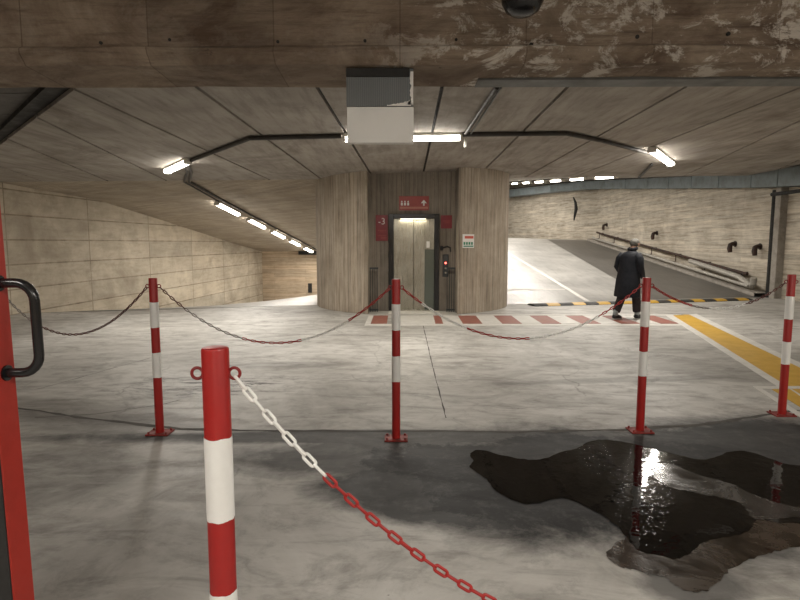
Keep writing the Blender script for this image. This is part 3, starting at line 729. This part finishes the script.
# ---------------------------------------------------------------- hanging sign under the beam
sb = empty('hanging_sign', (-.137, 3.84, 2.68), label='blank hanging sign under the beam, ribbed grey above and white below', cat='sign')
link('grey_panel', bx(-.223,.226,-.03,.03,-.245,-.0), M['signgrey'], sb, bevel=.003)
link('white_panel', bx(-.219,.229,-.034,.03,-.485,-.249), M['signwhite'], sb, bevel=.003)
link('top_bracket', bx(-.223,.20,-.042,.02,-.055,.0), M['blackm'], sb, bevel=.003)
b = bmesh.new(); r_ = random.Random(5)
rows = []
for k in range(15):
    z = -.02-.215*k/14; rows.append([(.226-.012-r_.uniform(0,.012)-(.02 if k > 12 else 0), -.0325, z), (.226, -.0325, z)])
loft(rows, b); rows = []
for k in range(17):
    x_ = .05+.160*k/16; rows.append([(x_, -.0325, -.243), (x_, -.0325, -.243+.004+.03*(k/16)**1.5+r_.uniform(0,.006))])
loft(rows, b); link('peeled_edge', b, M['signwhite'], sb)
# black dome camera
o = empty('dome_camera', (.70, 3.3, 3.45), label='black dome camera hanging in front of the beam, cut by the top edge', cat='camera')
link('stem', tb([(0,0,0),(0,0,-.45)], .03, 14), M['black'], o)
b = bmesh.new(); lathe(b, [(.03,-.40),(.10,-.43),(.122,-.50),(.118,-.56),(.095,-.605),(.06,-.628),(.02,-.636)], (0,0), 32); link('dome', b, M['black'], o, smooth=True)

# ---------------------------------------------------------------- bollards
def ring(c, r, wire, axis='y', seg=18, open_=0):
    pts = []
    for k in range(seg):
        a = 2*PI*k/seg
        pts.append((c[0]+r*math.cos(a), c[1], c[2]+r*math.sin(a)) if axis == 'y' else (c[0], c[1]+r*math.cos(a), c[2]+r*math.sin(a)))
    return tb(pts, wire, 8, True)
def bollard(label, loc, bands, h=1.25, r=.0325, rz=0, group=None, fine=False):
    o = empty('bollard', (*loc, 0), rz, label, 'bollard', group)
    b = bmesh.new(); sg = 40 if fine else 24
    lathe(b, [(r,0),(r,h-.006),(r-.002,h-.001),(r-.006,h)], (0,0), sg); link('post', b, M['red'], o, smooth=True)
    for (z0, z1) in bands:
        b = bmesh.new(); rows = []; rr = random.Random(int(z0*100))
        rows = []
        w0 = [.0012*math.sin(k*.9+z0*9)+rr.uniform(-.0006,.0006) for k in range(sg)]; w1 = [.0012*math.sin(k*.7+z1*9)+rr.uniform(-.0006,.0006) for k in range(sg)]
        rows = [[((r+.0012)*math.cos(2*PI*(k % sg)/sg), (r+.0012)*math.sin(2*PI*(k % sg)/sg), z) for k, z in ((k, z0+w0[k % sg]) for k in range(sg+1))],
                [((r+.0012)*math.cos(2*PI*(k % sg)/sg), (r+.0012)*math.sin(2*PI*(k % sg)/sg), z) for k, z in ((k, z1+w1[k % sg]) for k in range(sg+1))]]
        loft(rows, b); bmesh.ops.remove_doubles(b, verts=b.verts, dist=1e-5)
        tag(link('white_band', b, M['white'], o, smooth=True), 'white painted band')
    link('base_plate', bx(-.09,.09,-.07,.07,0,.012), M['rustred'], o, bevel=.003)
    for sx in (-1, 1):
        for sy in (-1, 1):
            b = bmesh.new(); tube(b, [(sx*.07,sy*.05,.01),(sx*.07,sy*.05,.026)], .009, 6); link('bolt', b, M['rustred'], o)
    for sx in (-1, 1):
        link('chain_hook', ring((sx*(r+.0125), 0, h-.064), .0135, .004), M['hookred'], o, smooth=True)
    return o
B2 = [(1.06-.2, 1.06), (.46, .66)]
P = {'far_left': (-3.75, 4.98), 'left': (-1.93, 4.29), 'mid': (-.03, 4.16), 'right': (1.95, 4.34), 'far_right': (3.40, 4.77)}
bollard('red and white bollard out of sight behind the red gate post', P['far_left'], B2)
bollard('thin red and white bollard on the left, by the left wall side', P['left'], B2)
bollard('thin red and white bollard standing in front of the lift', P['mid'], B2)
bollard('thin red and white bollard beside the walking person, behind the puddle', P['right'], B2)
bollard('thin red and white bollard by the yellow floor stripe at the right edge', P['far_right'], B2)
F = (-.447, 1.31)
bollard('big red and white bollard closest to the camera', F, [(.84, 1.049), (.42, .65)], h=1.27, fine=True)
bollard('red and white bollard out of sight to the right', (1.85, 1.31), B2, h=1.25)

# ---------------------------------------------------------------- chains, link by link
def link_mesh(nm, mat, L=.0465, Wd=.022, wire=.0041):
    pts = []; rr = Wd/2-wire; s = L/2-Wd/2
    for k in range(7): a = -PI/2+PI*k/6; pts.append((s+rr*math.cos(a), rr*math.sin(a), 0))
    for k in range(7): a = PI/2+PI*k/6; pts.append((-s+rr*math.cos(a), rr*math.sin(a), 0))
    bm = tb(pts, wire, 7, True); bmesh.ops.recalc_face_normals(bm, faces=bm.faces); me = bpy.data.meshes.new(nm); bm.to_mesh(me); bm.free(); me.materials.append(mat)
    for p in me.polygons: p.use_smooth = True
    return me
LM = {'r': link_mesh('red_link', M['red']), 'w': link_mesh('white_link', M['white']), 'd': link_mesh('dark_link', paint('dark_chain', (.10,.028,.022), .5)), 'g': link_mesh('grey_link', paint('worn_chain', (.30,.27,.25), .5))}
def chain(label, a, b, sag, colour, skew=0):
    a, b = Vector(a), Vector(b); n = 400; pts = []
    for k in range(n+1):
        f = k/n; p = a.lerp(b, f); p.z -= 4*sag*f*(1-f); pts.append(p)
    acc = [0]
    for p, q in zip(pts, pts[1:]): acc.append(acc[-1]+(q-p).length)
    tot = acc[-1]; m = max(4, round(tot/.0365)); pitch = tot/m
    root = empty('chain', a, 0, label, 'chain')
    j = 0
    for i in range(m):
        s = (i+.5)*pitch
        while acc[j+1] < s: j += 1
        f = (s-acc[j])/(acc[j+1]-acc[j]); p = pts[j].lerp(pts[j+1], f); d = (pts[j+1]-pts[j]).normalized()
        c = colour((i+.5)/m)
        o = bpy.data.objects.new('chain_link', LM[c]); COL.objects.link(o); o.parent = root
        o['label'] = {'r': 'red painted link', 'w': 'white painted link', 'd': 'dark red link', 'g': 'worn greyish link'}[c]
        o.location = p-a
        q = d.to_track_quat('X', 'Z'); o.rotation_mode = 'QUATERNION'
        from mathutils import Quaternion
        o.rotation_quaternion = q @ Quaternion((1,0,0), (PI/4+.3 if i % 2 else -PI/4+.3)+random.uniform(-.12,.12))
    return root
def hk(k, s, z=1.177): return (P[k][0]+s*.052, P[k][1], z)
def bands(*st):
    def f(t):
        for lim, c in st:
            if t <= lim: return c
        return st[-1][1]
    return f
chain('dark chain from the left bollard to the red gate post', hk('far_left',1), hk('left',-1), .43, bands((.3,'g'),(.55,'d'),(1,'d')))
chain('sagging red and white chain between the left bollard and the bollard before the lift', hk('left',1), hk('mid',-1), .43, bands((.12,'d'),(.37,'g'),(.60,'r'),(.8,'w'),(1,'r')))
chain('sagging red and white chain from the bollard before the lift to the person', hk('mid',1), hk('right',-1), .40, bands((.08,'r'),(.28,'w'),(.52,'r'),(.80,'w'),(1,'r')))
chain('shallow red chain between the bollard beside the person and the right edge bollard', hk('right',1), hk('far_right',-1), .20, bands((.3,'r'),(.42,'g'),(.68,'w'),(1,'d')))
chain('big chain, white then red, hanging from the closest bollard across the lower middle', (F[0]+.047, F[1], 1.196), (1.80, 1.31, 1.177), .70, bands((.115,'w'),(1,'r')))

# ---------------------------------------------------------------- red gate at the left edge
gt = empty('gate', (-1.2295, 1.6, 0), label='worn red steel gate post with black handle at the left edge', cat='gate')
gt.rotation_euler = (0, -.013, 0)
link('gate_post', bx(-.035,.04,0,.09,0,2.3), M['red_gate'], gt, bevel=.004)
link('front_cover', bx(-.60,.036,-.006,0,.02,2.28), M['blackm'], gt)
link('outer_stile', bx(-.68,-.60,-.006,.09,0,2.3), M['red_gate'], gt, bevel=.004)
b = bmesh.new(); hp = []
z0, z1, xo, xi, rc = 1.125, 1.40, .145, .035, .055
hp.append((xi, .05, z1)); 
for k in range(7): a = PI/2-PI/2*k/6; hp.append((xo-rc+rc*math.cos(a), .05, z1-rc+rc*math.sin(a)))
for k in range(7): a = -PI/2*k/6; hp.append((xo-rc+rc*math.cos(a), .05, z0+rc+rc*math.sin(a)))
hp.append((xi, .05, z0)); tube(b, hp, .0145, 16); link('pull_handle', b, M['black'], gt, smooth=True)
for z in (z0, z1):
    b = bmesh.new(); tube(b, [(.038,.05,z),(.046,.05,z)], .024, 16); link('handle_rose', b, M['black'], gt)

# ---------------------------------------------------------------- puddle
def blob(pp, z, jit, seed, sub=5):
    r_ = random.Random(seed); P_ = [Vector(fl(*p)) for p in pp]; n = len(P_); Q = []
    for i in range(n):
        p0, p1, p2, p3 = P_[i-1], P_[i], P_[(i+1) % n], P_[(i+2) % n]
        for k in range(sub):
            t = k/sub
            q = .5*((2*p1)+(p2-p0)*t+(2*p0-5*p1+4*p2-p3)*t*t+(3*p1-p0-3*p2+p3)*t**3)
            Q.append((q.x+r_.uniform(-jit, jit), q.y+r_.uniform(-jit, jit)))
    bm = bmesh.new(); f = bm.faces.new([bm.verts.new((x, y, z)) for x, y in Q]); 
    bmesh.ops.triangulate(bm, faces=[f]); return bm
out = [(470,455),(478,450),(500,455),(520,459),(540,460),(560,453),(576,449),(586,443),(602,440),(622,442),(645,447),(665,452),(685,457),(702,460),(716,457),(730,452),(748,452),(768,458),(790,465),(830,470),(850,490),(845,530),(800,524),(775,523),(757,520),(750,530),(735,536),(715,539),(700,545),(690,553),(676,560),(660,556),(640,552),(628,540),(618,527),(600,514),(580,504),(562,498),(543,502),(525,504),(508,498),(494,489),(484,477),(470,468),(473,461)]
pud = link('puddle', blob(out, .0035, .006, 2), M['water']); tag(pud, 'dark shallow puddle of water spread on the floor in the lower right', 'puddle')
silt = [(607,556),(612,547),(626,538),(640,535),(665,545),(690,540),(720,530),(750,520),(775,517),(800,519),(850,522),(850,546),(800,547),(780,551),(760,556),(744,563),(726,573),(714,585),(704,591),(690,592),(676,586),(664,577),(650,575),(634,570),(620,567)]
tag(link('wet_edge', blob(silt, .0028, .008, 4), M['silt'], pud), 'brown wet silt at the near edge')
isl = [(652,470),(668,464),(700,476),(730,484),(760,498),(800,508),(850,512),(850,518),(800,518),(770,520),(752,518),(742,505),(720,498),(690,492),(665,486)]
tag(link('silt_island', blob(isl, .0042, .008, 6), M['siltgrey'], pud), 'greyish silt showing through the water')

# ---------------------------------------------------------------- walking person
def person():
    root = empty('person', (4.56, 10.95, 0), math.radians(-58), 'person in a long navy raincoat walking away past the crossing, head bowed', 'person')
    # local frame: +y is the walking direction, x to the person's right; height 1.60
    def skin_body(name, nodes, edges, mat, rootv=0, sub=2):
        me = bpy.data.meshes.new(name); me.from_pydata([n_[0] for n_ in nodes], edges, []); me.materials.append(mat)
        o = bpy.data.objects.new(name, me); COL.objects.link(o); o.parent = root
        m = o.modifiers.new('skin', 'SKIN'); m.use_smooth_shade = True
        for i, n_ in enumerate(nodes):
            r_ = n_[1]; me.skin_vertices[0].data[i].radius = r_ if isinstance(r_, tuple) else (r_, r_)
            me.skin_vertices[0].data[i].use_root = (i == rootv)
        s_ = o.modifiers.new('sub', 'SUBSURF'); s_.levels = sub; s_.render_levels = sub
        return o
    N_ = [((0,0,.84),(.135,.11)), ((0,.015,1.02),(.13,.10)), ((0,.03,1.20),(.15,.11)), ((0,.04,1.31),(.10,.08)), ((0,.075,1.385),(.052,.052)), ((0,.12,1.45),(.06,.065)), ((0,.145,1.51),(.075,.092)), ((0,.15,1.57),(.055,.065)),
          ((-.17,.03,1.29),(.05,.05)), ((-.235,-.01,1.05),(.042,.042)), ((-.20,.13,.88),(.032,.032)), ((.17,.03,1.29),(.05,.05)), ((.235,-.01,1.05),(.042,.042)), ((.20,.13,.88),(.032,.032)),
          ((-.09,0,.78),(.085,.085)), ((-.10,-.06,.45),(.058,.058)), ((-.10,-.24,.10),(.038,.038)), ((.09,0,.78),(.085,.085)), ((.10,.13,.45),(.058,.058)), ((.10,.17,.09),(.038,.038)),
          ((-.10,-.20,.04),(.03,.026)), ((-.10,-.12,.03),(.03,.022)), ((.10,.24,.04),(.03,.026)), ((.10,.30,.035),(.03,.02))]
    E_ = [(0,1),(1,2),(2,3),(3,4),(4,5),(5,6),(6,7),(2,8),(8,9),(9,10),(2,11),(11,12),(12,13),(0,14),(14,15),(15,16),(0,17),(17,18),(18,19),(16,20),(20,21),(19,22),(22,23)]
    # hands: palm and five fingers each
    for (w_, s) in ((10, -1), (13, 1)):
        wx, wy, wz = N_[w_][0]; i0 = len(N_)
        N_.append(((wx-s*.01, wy+.04, wz-.02), (.034,.018))); E_.append((w_, i0))
        for k in range(4):
            bx_ = wx-s*.01+(k-1.5)*.018; ln = (.03,.036,.033,.025)[k]
            j = len(N_); N_.append(((bx_, wy+.075, wz-.035), .009)); N_.append(((bx_, wy+.075+ln*.7, wz-.05-ln*.3), .0085)); N_.append(((bx_, wy+.075+ln, wz-.06-ln*.8), .0075))
            E_.extend([(i0, j), (j, j+1), (j+1, j+2)])
        j = len(N_); N_.append(((wx-s*.045, wy+.04, wz-.02), .0095)); N_.append(((wx-s*.06, wy+.075, wz-.03), .0085)); E_.extend([(i0, j), (j, j+1)])
    skin_body('body', N_, E_, M['skin'])
    def ringloft(name, rows, mat, thick=0, seg=28, cap=True, fold=0, smooth='all'):
        b = bmesh.new(); R_ = []
        for i, (c, rx, ry) in enumerate(rows):
            R_.append([b.verts.new((c[0]+(rx+fold*(i/len(rows))*math.sin(5*a+i*.3))*math.cos(a), c[1]+(ry+fold*(i/len(rows))*math.sin(4*a+1))*math.sin(a), c[2])) for a in (2*PI*k/seg for k in range(seg))])
        for A_, B_ in zip(R_, R_[1:]):
            for k in range(seg): b.faces.new((A_[k], A_[(k+1) % seg], B_[(k+1) % seg], B_[k]))
        if cap: b.faces.new(R_[0][::-1]); b.faces.new(R_[-1])
        return link(name, b, mat, root, smooth=smooth)
    # coat body from collar to the knee
    coat = ringloft('coat', [((0,.085,1.395),.062,.062), ((0,.075,1.37),.075,.072), ((0,.045,1.345),.13,.085), ((0,.025,1.305),.195,.115), ((0,.02,1.24),.215,.135), ((0,.01,1.10),.215,.15), ((0,.0,.95),.225,.165), ((0,-.01,.78),.24,.19), ((0,-.01,.62),.255,.21), ((0,-.02,.47),.26,.225), ((0,-.02,.455),.25,.215)], M['coat'], fold=.018)
    b = bmesh.new(); tube(b, [(-.17,.02,1.30),(-.225,.0,1.22),(-.262,-.02,1.05),(-.235,.07,.93),(-.20,.15,.86)], [.065,.075,.065,.06,.052], 14); link('sleeve', b, M['coat'], root, smooth='all')
    b = bmesh.new(); tube(b, [(.17,.02,1.30),(.225,.0,1.22),(.262,-.02,1.05),(.235,.07,.93),(.20,.15,.86)], [.065,.075,.065,.06,.052], 14); link('sleeve', b, M['coat'], root, smooth='all')
    b = bmesh.new(); tube(b, [(.07*math.cos(a), .085+.064*math.sin(a), 1.41+.012*math.sin(a)) for a in (2*PI*k/18 for k in range(18))], .034, 8, True); link('collar', b, M['coat'], root, smooth='all')
    b = bmesh.new(); tube(b, [(-.09,0,.80),(-.10,-.045,.48),(-.10,-.20,.19),(-.10,-.215,.16)], [.1,.085,.078,.07], 14); link('trouser_leg', b, M['trouser'], root, smooth='all')
    b = bmesh.new(); tube(b, [(.09,0,.80),(.10,.12,.48),(.10,.155,.18),(.10,.158,.15)], [.1,.085,.078,.07], 14); link('trouser_leg', b, M['trouser'], root, smooth='all')
    for (x_, y_, z_) in ((-.10,-.245,0), (.10,.165,0)):
        link('sock', tb([(x_, y_, .08), (x_, y_+.015, .2)], [.05,.047], 12), M['sock'], root, smooth='all')
        b = bmesh.new(); tube(b, [(x_,y_-.055,.06),(x_,y_-.02,.065),(x_,y_+.06,.055),(x_,y_+.14,.042),(x_,y_+.185,.036)], [.034,.05,.047,.042,.022], 12)
        for v in b.verts: v.co.z = max(v.co.z, .018)
        link('shoe', b, M['shoe'], root, smooth='all')
        b = prism([(x_+sx*wd, y_+dy) for sx, wd, dy in ((-1,.032,-.07),(1,.032,-.07),(1,.044,.02),(1,.048,.12),(1,.025,.2),(-1,.025,.2),(-1,.048,.12),(-1,.044,.02))], 0, .022); link('shoe_sole', b, M['sole'], root)
    # hair, ears, face
    b = bmesh.new(); bmesh.ops.create_icosphere(b, subdivisions=4, radius=1)
    rr = random.Random(9)
    from mathutils import noise
    for v in b.verts:
        n_ = 1+.09*noise.noise(v.co*4)+.04*noise.noise(v.co*11)
        v.co = Vector((v.co.x*.088*n_, v.co.y*.104*n_, v.co.z*.088*n_))+Vector((0,.138,1.525))
    bmesh.ops.bisect_plane(b, geom=b.verts[:]+b.edges[:]+b.faces[:], plane_co=(0,.185,1.50), plane_no=Vector((0,.75,-.55)).normalized(), clear_outer=True)
    link('hair', b, M['hair'], root, smooth='all')
    for s_ in (-1, 1):
        b = bmesh.new(); bmesh.ops.create_uvsphere(b, u_segments=10, v_segments=8, radius=1)
        for v in b.verts: v.co = Vector((v.co.x*.009, v.co.y*.017, v.co.z*.028))+Vector((s_*.088,.15,1.495))
        link('ear', b, M['skin'], root, smooth='all')
        b = bmesh.new(); bmesh.ops.create_uvsphere(b, u_segments=10, v_segments=8, radius=.011)
        for v in b.verts: v.co += Vector((s_*.03,.232,1.50))
        link('eye', b, M['eye'], root, smooth='all')
    b = bmesh.new(); tube(b, [(0,.228,1.505),(0,.25,1.475),(0,.242,1.463)], [.007,.014,.011], 8); link('nose', b, M['skin'], root, smooth='all')
    link('mouth', tb([(-.022,.226,1.438),(0,.234,1.435),(.022,.226,1.438)], .005, 6), paint('lips', (.3,.12,.1), .5), root)
person()
